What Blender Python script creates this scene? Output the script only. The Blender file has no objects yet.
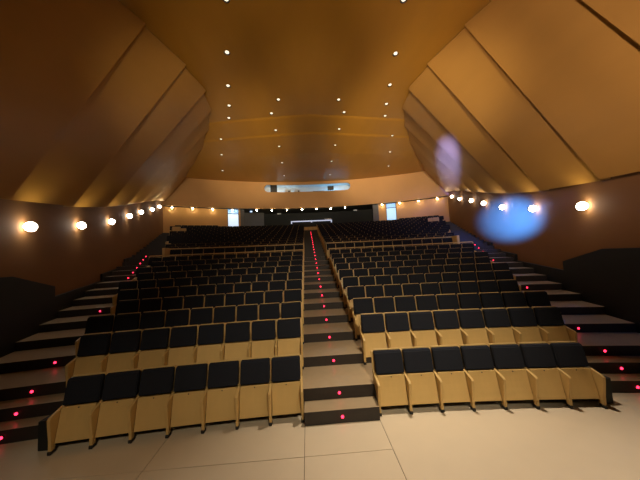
import bpy, bmesh, math, random
from mathutils import Vector, Matrix
random.seed(7)
sc = bpy.context.scene
COL = sc.collection
PI = math.pi
rad = math.radians

# ------------------------------------------------------------------ helpers
def mat(name, col, rough=.5, metal=0, emit=None, es=0, var=0, scale=3, spec=.5, stretch=(1, 1, 1), bump=0, coat=0):
    m = bpy.data.materials.new(name); m.use_nodes = True
    nt = m.node_tree; b = nt.nodes['Principled BSDF']
    b.inputs['Base Color'].default_value = (*col, 1)
    b.inputs['Roughness'].default_value = rough
    b.inputs['Metallic'].default_value = metal
    b.inputs['Specular IOR Level'].default_value = spec
    b.inputs['Coat Weight'].default_value = coat
    b.inputs['Coat Roughness'].default_value = .25
    if emit:
        b.inputs['Emission Color'].default_value = (*emit, 1)
        b.inputs['Emission Strength'].default_value = es
    if var:
        tc = nt.nodes.new('ShaderNodeTexCoord'); mp = nt.nodes.new('ShaderNodeMapping')
        mp.inputs['Scale'].default_value = stretch
        n = nt.nodes.new('ShaderNodeTexNoise'); n.inputs['Scale'].default_value = scale; n.inputs['Detail'].default_value = 4
        r = nt.nodes.new('ShaderNodeMix'); r.data_type = 'RGBA'
        r.inputs['A'].default_value = (*[c * (1 - var) for c in col], 1)
        r.inputs['B'].default_value = (*[min(1, c * (1 + var)) for c in col], 1)
        L = nt.links.new
        L(tc.outputs['Object'], mp.inputs['Vector']); L(mp.outputs['Vector'], n.inputs['Vector'])
        L(n.outputs['Fac'], r.inputs['Factor']); L(r.outputs['Result'], b.inputs['Base Color'])
        if bump:
            bp = nt.nodes.new('ShaderNodeBump'); bp.inputs['Strength'].default_value = bump; bp.inputs['Distance'].default_value = .01
            L(n.outputs['Fac'], bp.inputs['Height']); L(bp.outputs['Normal'], b.inputs['Normal'])
    return m

M = {}
M['ceil'] = mat('honey_veneer_ceiling', (.44, .215, .026), .42, var=.12, scale=1.2, stretch=(1, .25, 1), spec=.5)
M['panel'] = mat('honey_veneer_panel', (.39, .21, .048), .38, var=.10, scale=1.0, stretch=(.4, .4, 1.5), spec=.5)
M['fascia'] = mat('pale_veneer_fascia', (.66, .37, .13), .45, var=.06, scale=.8)
M['backwall'] = mat('veneer_back_wall', (.56, .30, .09), .4, var=.08, scale=1.0)
M['wall'] = mat('walnut_side_wall', (.21, .10, .035), .8, spec=.2, var=.12, scale=1.2, stretch=(.5, .5, 1.5))
M['black'] = mat('black_lacquer', (.006, .009, .010), .6, var=.2, scale=4)
M['dark'] = mat('charcoal_paint', (.008, .011, .013), .7, var=.15, scale=3)
M['grey'] = mat('grey_paint', (.10, .10, .11), .6, var=.1, scale=3)
M['white'] = mat('white_paint', (.75, .78, .8), .6, var=.03, scale=3)
M['tread'] = mat('beige_stone_tread', (.38, .29, .18), .35, var=.10, scale=7)
M['riser'] = mat('dark_riser', (.028, .022, .020), .5, var=.15, scale=6)
M['floor'] = mat('beige_stone_floor', (.66, .56, .41), .36, var=.05, scale=2.5)
M['grout'] = mat('brown_joint', (.12, .08, .05), .8, var=.1, scale=9)
M['seatwood'] = mat('beech_ply', (.62, .42, .155), .42, var=.10, scale=5, stretch=(1, 1, .3))
M['fabric'] = mat('navy_black_upholstery', (.010, .012, .019), .85, var=.3, scale=60, spec=.25, bump=.3)
M['foot'] = mat('black_rubber', (.012, .012, .012), .6, var=.1, scale=9)
M['metal'] = mat('dark_metal', (.05, .05, .055), .4, .8, var=.1, scale=9)
M['globe'] = mat('glowing_globe', (1, 1, 1), .5, emit=(1, .92, .76), es=26)
M['small'] = mat('glowing_lamp', (1, 1, 1), .5, emit=(1, .82, .5), es=100)
M['down'] = mat('downlight_lens', (.9, .9, .85), .3, emit=(1, .88, .66), es=1.2)
M['red'] = mat('red_led', (.8, .02, .05), .4, emit=(1, .02, .06), es=6)
M['day'] = mat('daylight_glow_blue', (.3, .5, .7), .2, emit=(.30, .60, 1), es=.75)  # doorway glows: daylight from beyond put into the panel colours
M['daywhite'] = mat('daylight_glow_pale', (.7, .8, .9), .2, emit=(.62, .82, 1), es=.95)
M['daycyan'] = mat('daylight_glow_cyan', (.5, .7, .85), .2, emit=(.38, .70, .95), es=.9)
M['exit'] = mat('dim_sign_face', (.5, .5, .5), .4, emit=(.6, .8, .75), es=.12)
M['deskglow'] = mat('led_strip', (.8, .85, .95), .4, emit=(.55, .68, 1), es=.6)
M['screen'] = mat('monitor_glass', (.01, .01, .015), .2, var=.1)

def link(name, bm, mats, parent=None, smooth=False, recalc=True):
    if recalc: bmesh.ops.recalc_face_normals(bm, faces=bm.faces[:])
    me = bpy.data.meshes.new(name); bm.to_mesh(me); bm.free()
    for m in (mats if isinstance(mats, (list, tuple)) else [mats]): me.materials.append(m)
    if smooth:
        for p in me.polygons: p.use_smooth = True
    o = bpy.data.objects.new(name, me); COL.objects.link(o)
    if parent: o.parent = parent
    return o
def empty(name, loc=(0, 0, 0), rz=0):
    o = bpy.data.objects.new(name, None); COL.objects.link(o)
    o.location = loc; o.rotation_euler = (0, 0, rz); o.empty_display_size = .2
    return o
def tag(o, label, cat, group=None, kind=None):
    o['label'] = label; o['category'] = cat
    if group: o['group'] = group
    if kind: o['kind'] = kind
    return o
def struct(o, label=None, cat=None):
    o['kind'] = 'structure'
    if label: o['label'] = label
    if cat: o['category'] = cat
    return o
def box(bm, x0, x1, y0, y1, z0, z1, mi=0):
    v = [bm.verts.new(p) for p in ((x0, y0, z0), (x1, y0, z0), (x1, y1, z0), (x0, y1, z0), (x0, y0, z1), (x1, y0, z1), (x1, y1, z1), (x0, y1, z1))]
    for f in ((3, 2, 1, 0), (4, 5, 6, 7), (0, 1, 5, 4), (1, 2, 6, 5), (2, 3, 7, 6), (3, 0, 4, 7)):
        bm.faces.new([v[i] for i in f]).material_index = mi
    return v
def bevel(bm, w, seg=2):
    bmesh.ops.bevel(bm, geom=bm.edges[:], offset=w, segments=seg, affect='EDGES', clamp_overlap=True)
def prism_x(bm, prof, x0, x1, mi=0):          # profile in (y,z) extruded along x
    a = [bm.verts.new((x0, y, z)) for y, z in prof]; b = [bm.verts.new((x1, y, z)) for y, z in prof]
    n = len(prof)
    bm.faces.new(a).material_index = mi; bm.faces.new(b[::-1]).material_index = mi
    for i in range(n): bm.faces.new((a[i], b[i], b[(i + 1) % n], a[(i + 1) % n])).material_index = mi
def cyl(bm, r, p, q, n=12, r2=None, mi=0):
    p = Vector(p); q = Vector(q); d = q - p
    m = Matrix.Translation((p + q) / 2) @ d.to_track_quat('Z', 'Y').to_matrix().to_4x4()
    g = bmesh.ops.create_cone(bm, cap_ends=True, segments=n, radius1=r, radius2=r if r2 is None else r2, depth=d.length, matrix=m)
    for v in g['verts']:
        for f in v.link_faces: f.material_index = mi
def interp(x, xs, ys):
    if x <= xs[0]: return ys[0]
    for i in range(1, len(xs)):
        if x <= xs[i]: return ys[i - 1] + (ys[i] - ys[i - 1]) * (x - xs[i - 1]) / (xs[i] - xs[i - 1])
    return ys[-1]

# ------------------------------------------------------------------ plan of the hall
XC = .475                                     # centre line of the hall
AW = 1.275                                    # width of the centre aisle
SY = [4.34, 4.67, 5.55] + [5.55 + .9 * k for k in range(1, 25)]    # riser n stands at SY[n]
SZ = [0, .216, .43] + [.43 + .211 * k for k in range(1, 26)]       # floor level below riser n
RR = 36.0                                     # radius of the seat rows
def sag(x): return RR - math.sqrt(RR * RR - x * x)
def hw(y): return 7.53 + .365 * (max(y, 3.8) - 6)       # half width of the hall at depth y

def arc_strip(y0, off=0, xmax=None, n=28, x0=None):
    """points (x,y) of a concentric seat row line through depth y0 on the centre line"""
    if xmax is None:
        xm = 5.0
        for _ in range(30): xm = hw(y0 - sag(xm))
        xmax = xm + .1
    x0 = -xmax if x0 is None else x0
    return [(XC + x0 + (xmax - x0) * i / n, y0 - sag(x0 + (xmax - x0) * i / n)) for i in range(n + 1)]

# ------------------------------------------------------------------ floor
bm = bmesh.new()
gx = [-16, -12.0, -8.6, -5.45, -2.37, -.16, 1.11, 6.4, 9.6, 13, 17]
gy = [-6, -2.8, .4, 3.70, 4.9]
for i in range(len(gx) - 1):
    for j in range(len(gy) - 1):
        g = .004
        if gx[i] > 1 and gy[j] > 3: continue
        box(bm, gx[i] + g, gx[i + 1] - g, gy[j] + g, (gy[j + 2] if gx[i] > 1 and gy[j] > 0 else gy[j + 1]) - g, -.03, 0, 0)
box(bm, -16, 17, -6, 5, -.12, -.008, 1)
struct(link('floor', bm, [M['floor'], M['grout']]), 'large beige stone slabs of the flat front floor', 'floor')

def tier(bm, front, back, z0, z1):
    n = len(front)
    f0 = [bm.verts.new((x, y, z0)) for x, y in front]; f1 = [bm.verts.new((x, y, z1)) for x, y in front]
    b1 = [bm.verts.new((x, y, z1)) for x, y in back]
    for i in range(n - 1):
        bm.faces.new((f0[i], f0[i + 1], f1[i + 1], f1[i])).material_index = 1
        bm.faces.new((f1[i], f1[i + 1], b1[i + 1], b1[i])).material_index = 0
bm = bmesh.new()
CH = 4.72                                     # the lowest tier is cut back beside the front row for the side stairs
for n in range(1, 27):
    if n == 1:
        tier(bm, arc_strip(SY[1], x0=-CH, xmax=CH), arc_strip(SY[2], x0=-CH, xmax=CH), 0, SZ[2])
        for e in (-CH, CH):
            y0, y1 = SY[1] - sag(e), SY[2] - sag(e)
            bm.faces.new([bm.verts.new((XC + e, y, z)) for y, z in ((y0, 0), (y1, 0), (y1, SZ[2]), (y0, SZ[2]))]).material_index = 1
        continue
    front = arc_strip(SY[n]); zz = SZ[n + 1]
    if n < 26: back = arc_strip(SY[n + 1])
    else: back = [(x, 33.0) for x, y in arc_strip(31)]
    tier(bm, front, back, SZ[n], zz)
struct(link('floor', bm, [M['tread'], M['riser']], recalc=False), 'stepped tiers carrying the seat rows', 'floor')
bm = bmesh.new()                              # lowest half-step of the centre aisle and lowest steps of both side stairs
fr = arc_strip(SY[0], x0=-AW / 2, xmax=AW / 2, n=6); bk = arc_strip(SY[1] + .01, x0=-AW / 2, xmax=AW / 2, n=6)
tier(bm, fr, bk, 0, SZ[1])
for e in (0, -1):
    (x, y), (x2, y2) = fr[e], bk[e]
    bm.faces.new([bm.verts.new(p) for p in ((x, y, 0), (x2, y2, 0), (x2, y2, SZ[1]), (x, y, SZ[1]))]).material_index = 1
for xa, xb in ((CH, hw(4.3) + .1), (-hw(4.3) - .1, -CH)):
    A, B, C = [arc_strip(v, x0=xa, xmax=xb, n=8) for v in (4.93, 5.22, SY[2])]
    tier(bm, A, B, 0, SZ[1]); tier(bm, B, C, SZ[1], SZ[2])
struct(link('floor', bm, [M['tread'], M['riser']], recalc=False), 'lowest steps of the three stairs', 'floor')
for s, nm in ((-1, 'left'), (1, 'right')):    # black cheek blocks closing row one
    bm = bmesh.new(); x = XC + s * 4.68; yy = 4.34 - sag(4.66)
    box(bm, x - .09, x + .09, yy + .22, yy + .62, 0, .44); bevel(bm, .01)
    struct(link('trim_' + ('1' if s < 0 else '2'), bm, M['black']), 'black stair cheek at the %s end of the front seat row' % nm, 'trim')

# raised stage behind the viewpoint
bm = bmesh.new(); box(bm, -9, 10, -7, 1.0, 0, 1.1); bevel(bm, .02)
struct(link('floor', bm, M['tread']), 'stage platform opposite the seats', 'stage')

# ------------------------------------------------------------------ ceiling
CEY = [-7, 7.7, 8.7, 10.8, 12.5, 14.4, 16.8, 19.8, 24.5, 29]
CEW = [6.3, 6.2, 5.9, 5.5, 5.4, 5.8, 6.9, 8.65, 12, 15]
def cw(y): return interp(y, CEY, CEW)
def ceilz(y): return interp(y, [-7, 7, 15.6, 15.61, 17.7, 17.71, 20, 20.01, 28.3], [10.6, 11.3, 11.9, 11.86, 11.78, 11.74, 11.64, 11.60, 11.36])
def ceil_panel(ya, yb, first, idx):
    bm = bmesh.new(); nx = 16; ny = 10; th = .1
    grid = []
    for j in range(ny + 1):
        row = []
        y = ya + (yb - ya) * j / ny
        for i in range(nx + 1):
            t = -1 + 2 * i / nx
            w = cw(y) + (.55 if y < 18 else 1.8)
            x = t * w
            bend = .10 * abs(x) * (1 if not (first and j == 0) else 0)
            row.append(bm.verts.new((XC + x, y + bend * (0 if y > 27 else 1), ceilz(min(max(y, ya + .02), yb - .02)) + .10 * (1 - (x / 8) ** 2))))
        grid.append(row)
    for j in range(ny):
        for i in range(nx): bm.faces.new((grid[j][i], grid[j][i + 1], grid[j + 1][i + 1], grid[j + 1][i]))
    r = bmesh.ops.extrude_face_region(bm, geom=bm.faces[:])
    for v in r['geom']:
        if isinstance(v, bmesh.types.BMVert): v.co.z += th
    o = link('ceiling', bm, M['ceil'])
    struct(o, idx, 'ceiling')
ceil_panel(-7, 15.6, True, 'broad honey veneer ceiling panel nearest the stage')
ceil_panel(15.45, 17.7, False, 'second veneer ceiling panel behind the first joint')
ceil_panel(17.55, 20.0, False, 'third veneer ceiling panel')
ceil_panel(19.85, 28.6, False, 'rearmost veneer ceiling panel above the balcony front')
bm = bmesh.new(); box(bm, -17, 18, -7.2, 34, 12.6, 12.8)
struct(link('ceiling', bm, M['dark']), 'structural slab above the veneer panels', 'ceiling')

# ------------------------------------------------------------------ side walls, black dado, overhead reflector panels
for s, nm in ((-1, 'left'), (1, 'right')):
    bm = bmesh.new()
    pts = [(XC + s * hw(y), y) for y in (-7, 3.8, 16, 24.8)] + [(XC + s * 15.5, 25.6)]
    a = [bm.verts.new((x, y, -.1)) for x, y in pts]; b = [bm.verts.new((x, y, 12.6)) for x, y in pts]
    c = [bm.verts.new((x + s * .2, y, -.1)) for x, y in pts]; d = [bm.verts.new((x + s * .2, y, 12.6)) for x, y in pts]
    for i in range(len(pts) - 1):
        bm.faces.new((a[i], a[i + 1], b[i + 1], b[i])); bm.faces.new((c[i], c[i + 1], d[i + 1], d[i]))
        bm.faces.new((b[i], b[i + 1], d[i + 1], d[i]))
    struct(link('wall_' + nm, bm, M['wall']), '%s side wall of dark walnut veneer' % nm, 'wall')
    segs = [(-6.9, 2.7, 3.8, 2.68), (3.8, 2.68, 6.4, 2.66), (6.4, 2.66, 8.05, 2.26), (8.05, 1.95, 11.3, 2.18), (11.3, 2.47, 14.1, 2.76), (14.1, 3.14, 17.1, 3.47),
            (17.1, 3.80, 20.1, 4.16), (20.1, 4.52, 23.0, 4.90), (23.0, 5.36, 24.6, 5.60)]
    bm = bmesh.new()
    for (y0, z0, y1, z1) in segs:
        vs = []
        for y, z in ((y0, z0), (y1, z1)):
            for dx in (.0, -.09):
                x = XC + s * (hw(y) + dx)
                vs.append((bm.verts.new((x, y, -.1)), bm.verts.new((x, y, z))))
        (a0, a1), (b0, b1), (c0, c1), (d0, d1) = vs
        bm.faces.new((b0, d0, d1, b1)); bm.faces.new((a1, b1, d1, c1)); bm.faces.new((a0, b0, b1, a1)); bm.faces.new((c0, d0, d1, c1))
    struct(link('baseboard_' + nm, bm, M['black']), 'black stepped dado along the %s side wall' % nm, 'dado')

YL = [-3, 3.2, 5.9, 8.4, 10.9, 13.4, 15.9, 18.4, 21, 24.0]
YU = [1.5, 6.3, 8.6, 10.7, 12.6, 14.6, 16.8, 19.3, 22, 24.8]
def zl(y): return interp(y, [-3, 3.2, 5.9, 8.4, 10.9, 13.4, 15.9, 18.4, 21, 24.6], [3.7, 4.15, 4.45, 4.8, 5.3, 5.95, 6.65, 7.35, 8.05, 8.8])
ordn = ['first', 'second', 'third', 'fourth', 'fifth', 'sixth', 'seventh', 'eighth', 'ninth', 'tenth', 'eleventh', 'twelfth', 'thirteenth', 'fourteenth', 'fifteenth', 'sixteenth', 'seventeenth', 'eighteenth', 'nineteenth', 'twentieth', 'twenty-first', 'twenty-second', 'twenty-third', 'twenty-fourth', 'twenty-fifth', 'twenty-sixth']
for s, nm in ((-1, 'left'), (1, 'right')):
    for k in range(len(YL) - 1):
        bm = bmesh.new(); nu = 8; nv = 14
        g = []
        for j in range(nv + 1):
            t = j / nv; row = []
            for i in range(nu + 1):
                u = i / nu
                yl = YL[k] + (YL[k + 1] - YL[k]) * u; yu = YU[k] + (YU[k + 1] - YU[k]) * u
                off = .06 + .32 * u                     # far end of every panel stands further into the hall
                xl = hw(yl) - off; xu = cw(yu) + .10 - .16 * u
                x = xl + (xu - xl) * t; y = yl + (yu - yl) * t
                zlo = zl(yl); zhi = ceilz(yu - .10 * xu) + .10 * (1 - (xu / 8) ** 2) - .10
                z = zlo + (zhi - zlo) * (t ** 1.0)
                bul = .0 * math.sin(PI * t)
                row.append(bm.verts.new((XC + s * (x - bul * .6), y, z - bul * .4)))
            g.append(row)
        for j in range(nv):
            for i in range(nu): bm.faces.new((g[j][i], g[j][i + 1], g[j + 1][i + 1], g[j + 1][i]))
        r = bmesh.ops.extrude_face_region(bm, geom=bm.faces[:])
        for v in r['geom']:
            if isinstance(v, bmesh.types.BMVert): v.co.x += s * .025; v.co.z += .06
        o = link('acoustic_panel', bm, M['panel'])
        for p in o.data.polygons: p.use_smooth = True
        o.data.set_sharp_from_angle(angle=rad(30))
        tag(o, '%s large leaning veneer acoustic panel from the stage along the %s wall' % (ordn[k], nm), 'wall panel', 'leaning acoustic panels above the side walls')

# ------------------------------------------------------------------ wall lamps
LY = [6.85, 9.4, 12.1, 14.6, 16.9, 19.9, 22.5]; LZ = [3.93, 4.32, 4.88, 5.6, 6.27, 7.05, 7.85]
def wall_lamp():
    t = empty('wall_lamp')
    bm = bmesh.new(); cyl(bm, .07, (0, .135, 0), (0, .125, 0), 14); cyl(bm, .02, (0, .13, 0), (0, .11, .0), 8)
    link('bracket', bm, M['metal'], t)
    bm = bmesh.new(); cyl(bm, .06, (0, .125, 0), (0, .095, 0), 16, .09); link('reflector', bm, M['metal'], t)
    bm = bmesh.new(); bmesh.ops.create_uvsphere(bm, u_segments=16, v_segments=10, radius=.125); link('globe', bm, M['globe'], t, smooth=True)
    return t
def copy_tree(o, parent=None):
    c = o.copy(); COL.objects.link(c)
    if parent: c.parent = parent
    for ch in list(o.children): copy_tree(ch, c)
    return c
lamp0 = wall_lamp(); first = True
for s, nm in ((-1, 'left'), (1, 'right')):
    for k in range(7):
        o = lamp0 if first else copy_tree(lamp0); first = False
        o.location = (XC + s * (hw(LY[k]) - .15), LY[k], LZ[k]); o.rotation_euler = (0, 0, -s * PI / 2 + (rad(20) if s > 0 else -rad(20)))
        o.rotation_euler = (0, 0, (-PI / 2 - rad(20) * -1) if s > 0 else (PI / 2 - rad(20)))
        tag(o, '%s glowing round wall lamp from the stage on the %s side wall' % (ordn[k], nm), 'wall lamp', 'round lamps along the %s side wall' % nm)

# ------------------------------------------------------------------ balcony front, back wall, booth
BC = (XC, .6)
def bp(R, a, z=0): a = rad(a); return (BC[0] + R * math.sin(a), BC[1] + R * math.cos(a), z)
def arc_wall(bm, R, a0, a1, z0, z1, th=.15, n=None, mi=0):
    n = n or max(2, int(abs(a1 - a0) / 1.2))
    for i in range(n):
        p, q = a0 + (a1 - a0) * i / n, a0 + (a1 - a0) * (i + 1) / n
        v = [bm.verts.new(bp(r, a, z)) for r in (R, R + th) for a in (p, q) for z in (z0, z1)]
        A, B, C, D, E, F, G, H = v
        for f in ((A, B, D, C), (E, G, H, F), (B, F, H, D), (A, C, G, E)): bm.faces.new(f).material_index = mi
        if i == 0: bm.faces.new((A, E, F, B)).material_index = mi
        if i == n - 1: bm.faces.new((C, D, H, G)).material_index = mi
ZS = 8.42; ZT = 11.75
bm = bmesh.new()
arc_wall(bm, 27.7, -32.5, -10.4, ZS, ZT); arc_wall(bm, 27.7, 9.95, 32.5, ZS, ZT)
wl, wh, wa0, wa1 = 10.30, 11.15, -10.4, 9.95
nseg = 44
def slot(a):                                    # rounded ends of the booth window
    r = .9
    e = 1.0
    if a < wa0 + r: e = math.sqrt(max(0, 1 - ((wa0 + r - a) / r) ** 2))
    if a > wa1 - r: e = math.sqrt(max(0, 1 - ((a - wa1 + r) / r) ** 2))
    m = (wl + wh) / 2; h = (wh - wl) / 2 * e
    return m - h, m + h
As = [wa0 + .9 * (1 - math.cos(PI / 2 * i / 8)) for i in range(9)] + [wa0 + .9 + (wa1 - wa0 - 1.8) * i / 24 for i in range(1, 24)] + [wa1 - .9 + .9 * math.sin(PI / 2 * i / 8) for i in range(9)]
for p, q in zip(As[:-1], As[1:]):
    (l0, h0), (l1, h1) = slot(p), slot(q)
    for za0, za1, zb0, zb1 in ((ZS, l0, ZS, l1), (h0, ZT, h1, ZT)):
        v = [bm.verts.new(bp(r, a, z)) for r in (27.7, 27.85) for a, z in ((p, za0), (p, za1), (q, zb0), (q, zb1))]
        A, B, C, D, E, F, G, H = v
        for f in ((A, B, D, C), (E, G, H, F), (B, F, H, D), (A, C, G, E)): bm.faces.new(f)
struct(link('wall_balcony', bm, M['fascia']), 'curved pale veneer balcony front with the booth window slot', 'wall')
bm = bmesh.new(); arc_wall(bm, 27.75, -32.5, 32.5, ZS + .02, ZS + .12, th=4.2)
struct(link('ceiling', bm, M['dark']), 'dark soffit under the balcony', 'ceiling')
bm = bmesh.new()                                # lower back wall, left and right veneered stretches
for a0, a1 in ((-33, -18.45), (-16.3, -15.85), (16.2, 18.0), (20.0, 33)): arc_wall(bm, 28.45, a0, a1, 4.6, ZS + .05)
struct(link('wall_back', bm, M['backwall']), 'veneered rear wall under the balcony', 'wall')
bm = bmesh.new()
arc_wall(bm, 28.45, -15.85, -15.0, 4.6, ZS + .05, th=2.4); arc_wall(bm, 28.45, 14.9, 16.2, 4.6, ZS + .05, th=2.4)
struct(link('trim_3', bm, M['grey']), 'grey jambs of the dark rear recess', 'trim')
bm = bmesh.new(); arc_wall(bm, 31.2, -17, 17, 4.6, ZS + .05)
struct(link('wall_recess', bm, M['dark']), 'dark wall at the back of the control recess', 'wall')
bm = bmesh.new(); arc_wall(bm, 30.4, -14.9, -10.6, 5.5, ZS, th=.06)
struct(link('wall_partition', bm, M['grey']), 'grey partition beside the control desk', 'wall')
# two doorways; glowing panels stand in for the daylit corridors beyond
for a0, a1, n in ((-18.45, -16.3, 1), (18.0, 20.0, 2)):
    bm = bmesh.new()
    w = .12
    arc_wall(bm, 28.42, a0 - w, a0, 5.5, ZS, th=.25, n=1); arc_wall(bm, 28.42, a1, a1 + w, 5.5, ZS, th=.25, n=1)
    d = link('door_%d' % n, bm, M['grey']); struct(d, '%s daylit doorway in the rear wall' % ('left' if n == 1 else 'right'), 'door')
    bm = bmesh.new(); arc_wall(bm, 28.55, a0, a1, 5.5, 7.9 if n == 1 else 7.95, th=.04, n=1); link('lower_glow_panel', bm, M['daywhite'] if n == 1 else M['daycyan'], d)
    bm = bmesh.new(); arc_wall(bm, 28.55, a0, a1, 7.97, ZS, th=.04, n=1); link('upper_glow_panel', bm, M['day'], d)
    bm = bmesh.new(); arc_wall(bm, 28.50, a0, a1, 7.90, 7.97, th=.1, n=1); link('door_rail', bm, M['grey'], d)
# control booth
bm = bmesh.new()
arc_wall(bm, 30.6, -12, 12, 9.9, 11.7); arc_wall(bm, 27.86, -12, 12, 9.85, 9.95, th=2.8); arc_wall(bm, 27.86, -12, 12, 11.62, 11.7, th=2.8)
arc_wall(bm, 27.86, -12.2, -12, 9.9, 11.7, th=2.8, n=1); arc_wall(bm, 27.86, 12, 12.2, 9.9, 11.7, th=2.8, n=1)
struct(link('wall_booth', bm, M['white']), 'white lined projection booth behind the window slot', 'wall')
def along(a, R, z): x, y, _ = bp(R, a); return (x, y, z), -rad(a)
loc, rz = along(-8.2, 28.8, 9.96)
t = empty('equipment_rack', loc, rz); tag(t, 'dark equipment rack at the left end of the booth window', 'rack')
bm = bmesh.new(); box(bm, -.38, .38, -.3, .3, 0, 1.5); bevel(bm, .02); link('cabinet', bm, M['black'], t)
bm = bmesh.new()
for k in range(5): box(bm, -.33, .33, -.32, -.3, .15 + k * .26, .36 + k * .26)
link('front_plate', bm, M['metal'], t)
loc, rz = along(5.3, 28.5, 9.96)
t = empty('monitor', loc, rz); tag(t, 'dark monitor standing at the right of the booth window', 'monitor')
bm = bmesh.new(); box(bm, -.36, .36, -.03, .03, .62, 1.12); bevel(bm, .012); link('housing', bm, M['black'], t)
bm = bmesh.new(); box(bm, -.33, .33, -.034, -.03, .65, 1.09); link('screen', bm, M['screen'], t)
bm = bmesh.new(); box(bm, -.03, .03, .0, .05, 0, .65); box(bm, -.2, .2, -.12, .15, 0, .03); link('stand', bm, M['metal'], t)
for a, w, h, lab in ((-4.9, .75, .95, 'left pale projector case in the booth window'), (-2.6, .7, .9, 'right pale projector case in the booth window')):
    loc, rz = along(a, 28.7, 9.96)
    t = empty('projector', loc, rz); tag(t, lab, 'projector', 'pale cases in the booth window')
    bm = bmesh.new(); box(bm, -w / 2, w / 2, -.3, .3, .38, h - .1); bevel(bm, .04); link('housing', bm, M['white'], t)
    bm = bmesh.new(); cyl(bm, .09, (.12, -.3, .6), (.12, -.36, .6), 14); link('lens', bm, M['metal'], t)
    bm = bmesh.new(); box(bm, -w / 3, w / 3, -.2, .2, 0, .38); bevel(bm, .02); link('stand', bm, M['white'], t)
loc, rz = along(2.4, 28.5, 9.96)
t = empty('control_desk', loc, rz); tag(t, 'low dark desk below the booth monitor', 'desk')
bm = bmesh.new(); box(bm, -.7, .7, -.25, .25, .46, .52); link('desk_top', bm, M['metal'], t)
bm = bmesh.new(); box(bm, -.65, -.6, -.2, .2, 0, .46); box(bm, .6, .65, -.2, .2, 0, .46); link('leg_frame', bm, M['metal'], t)

# small lamps below the balcony front
FA = [-29.2, -25.44, -21.6, -17.57, -12.24, -8.84, -5.3, -1.76, 1.63, 5.04, 8.49, 17.06, 21.01, 24.95, 28.68]
def fascia_lamp():
    t = empty('spot_lamp')
    bm = bmesh.new(); cyl(bm, .055, (0, 0, .12), (0, 0, 0), 12, .075); link('housing', bm, M['metal'], t)
    bm = bmesh.new(); bmesh.ops.create_uvsphere(bm, u_segments=12, v_segments=8, radius=.07, matrix=Matrix.Translation((0, 0, -.04))); link('bulb', bm, M['small'], t, smooth=True)
    return t
f0 = fascia_lamp()
for k, a in enumerate(FA):
    o = f0 if k == 0 else copy_tree(f0)
    o.location = bp(27.98, a, ZS - .10); o.rotation_euler = (0, 0, -rad(a))
    tag(o, '%s small glowing lamp from the left under the balcony front' % ordn[k], 'spot lamp', 'small lamps under the balcony front')

# counter with the lit strip in the recess, dim signs
t = empty('control_counter', (.64, 28.3, 5.5)); tag(t, 'long dark control counter with a pale lit edge behind the top seats', 'counter')
bm = bmesh.new(); box(bm, -2.3, 2.3, -.25, .35, 0, 1.36); bevel(bm, .02); link('body', bm, M['dark'], t)
bm = bmesh.new(); box(bm, -2.33, 2.33, -.30, -.24, 1.28, 1.40); box(bm, -2.33, -2.2, -.3, -.24, 1.08, 1.28); box(bm, 2.2, 2.33, -.3, -.24, 1.08, 1.28); box(bm, -.08, .08, -.3, -.24, 1.18, 1.28)
link('lit_edge', bm, M['deskglow'], t)['label'] = 'bluish white lit edge strip'
t = empty('mixing_console', (2.55, 28.35, 6.88)); tag(t, 'small pale mixing console on the right end of the control counter', 'mixing console')
bm = bmesh.new(); prism_x(bm, [(-.2, 0), (.25, 0), (.25, .28), (.15, .30), (-.2, .08)], -.38, .38); bevel(bm, .01); link('housing', bm, M['grey'], t)
bm = bmesh.new()
for i in range(8): box(bm, -.33 + i * .09, -.29 + i * .09, -.21, -.2, .02, .07)
link('fader', bm, M['deskglow'], t)
for (x, y, z, lab) in ((-3.05, 28.7, 7.9, 'dim small sign plate hanging left above the control counter'), (5.75, 28.2, 7.9, 'dim small sign plate hanging right above the control counter')):
    t = empty('sign_plate', (x, y, z)); tag(t, lab, 'sign', 'dim sign plates in the rear recess')
    bm = bmesh.new(); box(bm, -.24, .24, -.03, .03, -.07, .09); bevel(bm, .01); link('housing', bm, M['metal'], t)
    bm = bmesh.new(); box(bm, -.21, .21, -.035, -.03, -.05, .07); link('face', bm, M['exit'], t)
    bm = bmesh.new(); cyl(bm, .012, (-.15, 0, .08), (-.15, 0, ZS - z + .02), 6); cyl(bm, .012, (.15, 0, .08), (.15, 0, ZS - z + .02), 6); link('hanger', bm, M['metal'], t)
t = empty('flood_lamp', (-6.25, 28.75, 8.27)); tag(t, 'small bluish lamp under the soffit beside the left grey jamb', 'lamp')
bm = bmesh.new(); box(bm, -.16, .16, -.08, .1, -.08, .14); bevel(bm, .02); link('housing', bm, M['metal'], t)
bm = bmesh.new(); box(bm, -.13, .13, -.095, -.08, -.06, .10); link('lens', bm, mat('blue_lens', (.6, .8, 1), .3, emit=(.45, .65, 1), es=1.2), t)
# low parapet across the head of the aisle
t = empty('parapet', (XC, 27.2, SZ[26])); tag(t, 'low honey wood parapet closing the head of the centre aisle', 'parapet')
for k in range(3):
    bm = bmesh.new(); box(bm, -.80 + k * .535 + .01, -.80 + (k + 1) * .535 - .01, 0, .06, .02, .54); bevel(bm, .008); link('panel', bm, M['seatwood'], t)
bm = bmesh.new(); box(bm, -.83, .83, -.02, .1, .54, .58); bevel(bm, .006); link('cap_rail', bm, M['seatwood'], t)
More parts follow.
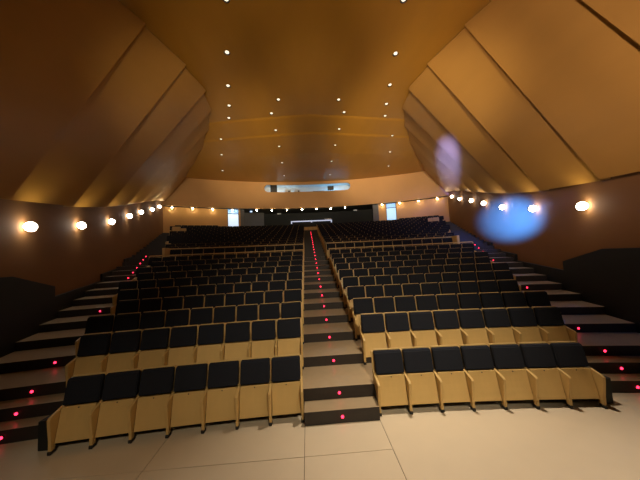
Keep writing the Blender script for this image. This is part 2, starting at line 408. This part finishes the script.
# pale cabinets at the outer ends of the top rows
for (u, w, h, lab) in ((-11.80, .62, 1.06, 'pale wooden cabinet at the left end of the top rows'), (-11.26, .40, .92, 'low pale box beside the left cabinet at the top rows'),
                       (11.55, .52, 1.02, 'pale wooden cabinet at the right end of the top rows'), (11.08, .36, 1.00, 'low pale box beside the right cabinet at the top rows')):
    a = u / RR; R2 = RR + .38
    t = empty('cabinet', (XC + R2 * math.sin(a), SY[22] - RR + R2 * math.cos(a), SZ[23]), -a); tag(t, lab, 'cabinet', 'pale cabinets beside the top rows')
    bm = bmesh.new(); box(bm, -w / 2, w / 2, 0, .26, 0, h); bevel(bm, .012); link('body', bm, M['seatwood'], t)
    bm = bmesh.new(); box(bm, -w / 2 + .04, w / 2 - .04, -.02, 0, .05, h - .06); bevel(bm, .006); link('door', bm, M['seatwood'], t)

# ------------------------------------------------------------------ ceiling downlights
DL = {'outer left': [(-2.31, 7.76), (-3.01, 10.08), (-3.67, 12.32), (-4.18, 14.16), (-4.64, 15.60), (-6.02, 18.2), (-6.79, 20.6), (-7.82, 23.91)],
      'outer right': [(3.64, 7.71), (4.25, 10.16), (4.75, 12.36), (5.17, 14.21), (5.55, 15.65), (6.91, 18.2), (7.58, 20.75), (8.49, 23.9)],
      'inner left': [(-1.27, 13.69), (-1.88, 15.2), (-1.86, 17.2), (-1.88, 19.5), (-1.98, 22.61), (-2.11, 26.01)],
      'inner right': [(2.2, 13.77), (2.74, 15.2), (2.67, 17.2), (2.64, 19.5), (2.63, 22.56), (2.8, 26.1)]}
def czx(x, y):                                  # underside of the ceiling at a point
    dx = x - XC; yy = y - .10 * abs(dx)
    return ceilz(yy) + .10 * (1 - (dx / 8) ** 2)
t = empty('ceiling_downlight')
bm = bmesh.new()
r0 = bmesh.ops.create_cone(bm, cap_ends=False, segments=18, radius1=.125, radius2=.09, depth=.05)
link('trim_ring', bm, M['metal'], t)
bm = bmesh.new(); cyl(bm, .078, (0, 0, -.012), (0, 0, .01), 18); link('lens', bm, M['down'], t)
d0 = t; first = True
for nm, l in DL.items():
    for k, (x, y) in enumerate(l):
        o = d0 if first else copy_tree(d0); first = False
        o.location = (x, y, czx(x, y) - .022)
        tag(o, '%s small round downlight from the front in the %s ceiling line' % (ordn[k], nm), 'downlight', 'round downlights in the %s line' % nm)

# ------------------------------------------------------------------ seats
P = .547
def seat_proto(both, dot=False):
    t = empty('auditorium_seat')
    prof = [(.03, 0), (.105, 0), (.11, .24), (.20, .36), (.36, .50), (.455, .955), (.44, .968), (.425, .955), (.345, .625), (.30, .60), (.03, .55), (.0, .525), (.01, .43), (.035, .2)]
    for s in ((-1, 1) if both else (-1,)):
        bm = bmesh.new(); prism_x(bm, prof, s * P / 2 - .021, s * P / 2 + .021); bevel(bm, .006, 1)
        sp = link('side_panel', bm, M['seatwood'], t)
        bm = bmesh.new(); box(bm, s * P / 2 - .028, s * P / 2 + .026, .022, .118, 0, .055); bevel(bm, .008, 1)
        link('foot', bm, M['foot'], sp)
    # tipped-up seat: slab with a slightly dished wooden underside
    bm = bmesh.new(); w = .243; n = 6
    def sy(z): return .080 + (z - .135) * .25
    fr = []; bk = []
    for j in range(6):
        z = .135 + .465 * j / 5; rf = []; rb = []
        for i in range(n + 1):
            x = -w + 2 * w * i / n
            dish = .012 * (1 - (x / w) ** 2) * math.sin(PI * j / 5)
            rf.append(bm.verts.new((x, sy(z) + dish, z))); rb.append(bm.verts.new((x, sy(z) + .022, z)))
        fr.append(rf); bk.append(rb)
    for j in range(5):
        for i in range(n):
            bm.faces.new((fr[j][i], fr[j][i + 1], fr[j + 1][i + 1], fr[j + 1][i])); bm.faces.new((bk[j][i], bk[j + 1][i], bk[j + 1][i + 1], bk[j][i + 1]))
        for i in (0, n): bm.faces.new((fr[j][i], fr[j + 1][i], bk[j + 1][i], bk[j][i]))
    for j in (0, 5):
        for i in range(n): bm.faces.new((fr[j][i], fr[j][i + 1], bk[j][i + 1], bk[j][i]))
    st = link('seat', bm, M['seatwood'], t)
    bm = bmesh.new(); prism_x(bm, [(sy(.24) + .022, .24), (sy(.24) + .085, .26), (sy(.56) + .07, .575), (sy(.56) + .022, .575)], -.225, .225); bevel(bm, .015, 1)
    link('cushion', bm, M['fabric'], st)
    if dot:
        bm = bmesh.new(); cyl(bm, .010, (0, sy(.575) - .004, .575), (0, sy(.575) + .01, .575), 10); link('number_stud', bm, M['metal'], st)
    # upholstered back
    bm = bmesh.new()
    prism_x(bm, [(.212, .615), (.315, .615), (.40, .965), (.385, .988), (.345, .988), (.31, .965)], -.257, .257); bevel(bm, .014, 2)
    link('backrest', bm, M['fabric'], t)
    bm = bmesh.new()
    prism_x(bm, [(.312, .46), (.33, .46), (.435, .993), (.412, .995)], -.2515, .2515); bevel(bm, .004, 1)
    link('back_shell', bm, M['seatwood'], t)
    return t
pA = seat_proto(False); pB = seat_proto(True); pAd = seat_proto(False, True); pBd = seat_proto(True, True)
used = {}
def place_seat(proto, loc, rz, label, group):
    o = proto if id(proto) not in used else copy_tree(proto); used[id(proto)] = 1
    o.location = loc; o.rotation_euler = (0, 0, rz)
    tag(o, label, 'seat', group)
rows = [(1, 0, 7), (2, 2, 8), (3, 3, 9), (4, 4, 9), (5, 5, 10), (6, 6, 11), (7, 7, 11), (8, 8, 12), (9, 9, 12), (10, 10, 13)]
rear = [(11 + i, 12 + i, int(round(13 + 10 * i / 13)) if i not in (10, 11) else 18) for i in range(14)]
def seat_pos(n, s, i):
    y0 = 4.40 if n == 0 else SY[n] - .115
    p = P if n == 0 else .558
    a = s * (AW / 2 + .03 + (i + .5) * p) / RR
    x = XC + RR * math.sin(a); y = y0 - RR * (1 - math.cos(a))
    return (x, y, SZ[n]), -a
count = 0; leftover = []
for (r, n, c) in rows + rear:
    for i in range(c):
        for s, nm in ((-1, 'left'), (1, 'right')):
            loc, rz = seat_pos(n, s, i)
            endp = (s < 0 and i == 0) or (s > 0 and i == c - 1)
            if count < 300:
                pr = (pBd if endp else pAd) if r == 1 else (pB if endp else pA)
                place_seat(pr, loc, rz, 'dark backed folding seat, %s from the centre aisle in %s row of %s block' % (ordn[i], ordn[r - 1], nm),
                           'folding seats of the %s row' % ordn[r - 1])
                count += 1
            else: leftover.append((loc, rz))
for s in (-1, 1):                              # short extra rows at the outer rear corners
    for i in range(16, 23):
        loc, rz = seat_pos(26, s, i); leftover.append((loc, rz))
bm = bmesh.new()
for loc, rz in leftover:
    mtx = Matrix.Translation(loc) @ Matrix.Rotation(rz, 4, 'Z')
    k0 = len(bm.verts)
    prism_x(bm, [(.03, 0), (.105, 0), (.11, .24), (.2, .36), (.36, .5), (.455, .955), (.425, .955), (.345, .605), (.30, .572), (0, .52)], -P / 2 - .012, -P / 2 + .012, 0)
    prism_x(bm, [(.075, .10), (.10, .10), (.22, .56), (.19, .56)], -.24, .24, 0)
    prism_x(bm, [(.205, .585), (.31, .585), (.40, .965), (.36, .990), (.31, .965)], -.259, .259, 1)
    prism_x(bm, [(.33, .46), (.345, .46), (.430, .975), (.410, .978)], -.25, .25, 0)
    bm.verts.ensure_lookup_table()
    bmesh.ops.transform(bm, matrix=mtx, verts=bm.verts[k0:])
o = link('auditorium_seat', bm, [M['seatwood'], M['fabric']])
tag(o, 'packed dark folding seats filling the rearmost rows below the balcony', 'seat', 'folding seats of the rearmost rows', 'stuff')

# wooden rails along the cross aisle
for s, nm in ((-1, 'left'), (1, 'right')):
    for (n, c, ztop, yoff, lab) in ((10, 13, 1.09, .48, 'pale wooden rail behind the tenth row, %s of the centre aisle'), (12, 13, 1.06, .40, 'pale wooden rail topping the eleventh row, %s of the centre aisle')):
        t = empty('rail', (XC, 0, SZ[n])); tag(t, lab % nm, 'rail', 'pale wooden rails along the cross aisle')
        bm = bmesh.new(); m = c * 2
        s0 = AW / 2 + .02; s1 = AW / 2 + .03 + c * .558
        def pt(u, dy, z):
            a = s * u / RR; R2 = RR + dy
            return (R2 * math.sin(a), SY[n] - .115 - RR + R2 * math.cos(a), z)
        for i in range(m):
            u, v = s0 + (s1 - s0) * i / m, s0 + (s1 - s0) * (i + 1) / m
            q = [bm.verts.new(pt(w_, dy, z)) for w_ in (u, v) for dy in (yoff, yoff + .05) for z in (ztop - .05, ztop)]
            A, B, C, D, E, F, G, H = q
            for f in ((A, B, F, E), (C, G, H, D), (B, D, H, F), (A, E, G, C)): bm.faces.new(f)
            if i == 0: bm.faces.new((A, C, D, B))
            if i == m - 1: bm.faces.new((E, F, H, G))
        link('top_rail', bm, M['seatwood'], t)
        for i in ((0, c // 2, c) if n == 10 else ()):
            u = AW / 2 + .05 + i * .558
            bm = bmesh.new(); x, y, _ = pt(u, yoff + .025, 0); box(bm, x - .02, x + .02, y - .02, y + .02, .215, ztop - .03)
            link('post', bm, M['seatwood'], t)
    # pale end posts of the cross aisle
    bm = bmesh.new(); a = s * (AW / 2 + .03 + 13 * .558 + .20) / RR
    x, y = XC + RR * math.sin(a), SY[12] - .06 - RR * (1 - math.cos(a))
    box(bm, x - .07, x + .07, y - .05, y + .55, SZ[12], SZ[12] + 1.08); bevel(bm, .01)
    tag(link('end_post', bm, M['seatwood']), 'pale wooden end post of the eleventh row beside the %s stairs' % nm, 'post', 'pale end posts of the eleventh row')

# ------------------------------------------------------------------ red step lights
t = empty('step_light')
bm = bmesh.new(); cyl(bm, .030, (0, -.004, 0), (0, .02, 0), 14); link('bezel', bm, M['metal'], t)
bm = bmesh.new(); cyl(bm, .024, (0, -.012, 0), (0, 0, 0), 14); link('lens', bm, M['red'], t)
l0 = t; first = True
def step_light(x, y, z, rz, lab, grp):
    global first
    o = l0 if first else copy_tree(l0); first = False
    o.location = (x, y, z); o.rotation_euler = (0, 0, rz); tag(o, lab, 'step light', grp)
for n in range(26):
    step_light(XC, SY[n] - .004, (SZ[n] + SZ[n + 1]) / 2, 0, 'red step light in the %s riser of the centre aisle stairs' % ordn[n], 'red lights up the centre aisle')
for s, nm in ((-1, 'left'), (1, 'right')):
    for n in (0, 1, 2, 3, 6, 10, 11, 12, 13, 14, 15):
        x = 5.55 + .39 * (SY[n] - .5 - 4.5) if n > 2 else (5.56, 5.64, 5.72)[n]
        step_light(XC + s * x, (4.93, 5.22)[n] - sag(x) - .006 if n < 2 else SY[n] - sag(x) - .006, (SZ[n] + SZ[n + 1]) / 2, -s * x / RR, 'red step light in the %s riser of the %s side stairs' % (ordn[n], nm), 'red lights up the %s side stairs' % nm)

# ------------------------------------------------------------------ lights
def look(o, target):
    d = Vector(target) - o.location; o.rotation_euler = d.to_track_quat('-Z', 'Y').to_euler()
def spot(name, loc, tgt, power, col, ang, blend=1, r=.3):
    l = bpy.data.lights.new(name, 'SPOT'); l.energy = power; l.color = col; l.spot_size = rad(ang); l.spot_blend = blend; l.shadow_soft_size = r
    o = bpy.data.objects.new(name, l); COL.objects.link(o); o.location = loc; look(o, tgt); return o
def area(name, loc, tgt, power, col, sx, sy=None):
    l = bpy.data.lights.new(name, 'AREA'); l.energy = power; l.color = col; l.size = sx
    if sy: l.shape = 'RECTANGLE'; l.size_y = sy
    o = bpy.data.objects.new(name, l); COL.objects.link(o); o.location = loc; look(o, tgt); return o
spot('front_downlight_spot', (2.6, 5.6, 10.8), (2.3, 2.5, 0), 3700, (1, .84, .65), 50, 1, .2)
spot('added_front_fill', (2.0, -3.0, 8.0), (1.3, 8.0, 1.4), 2900, (1, .84, .60), 50, 1, .3)  # unseen spot added to brighten the front seats and aisle steps
spot('added_side_fill', (-1.0, -3.0, 7.0), (-3.0, 4.6, .3), 700, (1, .82, .58), 30, 1, .3)  # unseen spot added to lift the left end of the front row
for tx, pw in ((.5, 8000), (-9, 4300), (10, 13500)):  # unseen spots added behind the viewpoint to brighten the balcony front
    spot('added_rear_fill', (.5, -4.5, 5.0), (tx, 27, 12.7), pw, (1, .78, .52), 27, .8, .4)
for tx in (-5.0, 6.0):  # unseen spots added to brighten the rear ceiling
    spot('added_upper_fill', (.5, -2.0, 4.5), (tx, 23, 12.2), 11500, (1, .76, .44), 23, 1, .4)
spot('added_upper_fill', (.5, -2.0, 4.5), (.5, 13, 11.5), 1500, (1, .76, .44), 70, 1, .4)  # added fill for the front ceiling, no visible source
spot('added_upper_fill', (-2.0, -3.0, 4.0), (8.8, 9.5, 8.8), 5600, (1, .74, .62), 56, 1, .4)  # added fill for the right leaning panels, no visible source
for s in (-1, 1):
    for k in range(7):
        x = XC + s * (hw(LY[k]) - .34)
        spot('wall_lamp_uplight', (x, LY[k], LZ[k] + .1), (x - s * .8, LY[k] - .1, LZ[k] + 2.6), 26, (1, .80, .38), 110, .8, .08)
spot('blue_stage_spot', (1.6, .6, 3.0), (10.5, 12.3, 4.25), 620000, (.016, .14, 1), 10.5, 1, .15)
spot('lavender_stage_spot', (-2.0, .5, 6.0), (8.0, 13.6, 8.2), 380000, (.07, .11, 1), 8, 1, .1)
spot('blue_stair_spot', (3.5, 0.5, 9.0), (7.0, 5.9, .7), 260, (.08, .3, 1), 12, .5, .1)
for a, pw in ((-6, 60), (6, 60)):
    x, y, _ = bp(29.3, a)
    area('booth_light', (x, y, 11.5), (x, y, 9), pw * (.6 if a < 0 else .9), (.75, .95, 1) if a < 0 else (.25, .65, 1), 1.2)
x, y, _ = bp(29.0, -12.8); spot('recess_lamp', (x, y, 8.2), (x + .1, y + 1.5, 6.8), 10, (.5, .65, 1), 80)

w = bpy.data.worlds.new('World'); sc.world = w; w.use_nodes = True
w.node_tree.nodes['Background'].inputs[0].default_value = (.02, .015, .01, 1); w.node_tree.nodes['Background'].inputs[1].default_value = .3

# ------------------------------------------------------------------ camera
yaw, pitch, roll = .0537, .0645, -.046
F = Vector((math.sin(yaw) * math.cos(pitch), math.cos(yaw) * math.cos(pitch), math.sin(pitch)))
R0 = Vector((math.cos(yaw), -math.sin(yaw), 0)); U0 = R0.cross(F)
R = R0 * math.cos(roll) + U0 * math.sin(roll); U = -R0 * math.sin(roll) + U0 * math.cos(roll)
cam = bpy.data.cameras.new('Camera'); co = bpy.data.objects.new('Camera', cam); COL.objects.link(co)
m = Matrix(((R.x, U.x, -F.x, 0), (R.y, U.y, -F.y, 0), (R.z, U.z, -F.z, 2.814), (0, 0, 0, 1)))
co.matrix_world = m
cam.sensor_width = 36; cam.lens = 248.1 / 640 * 36; cam.clip_end = 200; cam.clip_start = .05
sc.camera = co
sc.view_settings.view_transform = 'Standard'; sc.view_settings.look = 'None'; sc.view_settings.gamma = 1; sc.view_settings.use_curve_mapping = False
sc.view_settings.exposure = 0
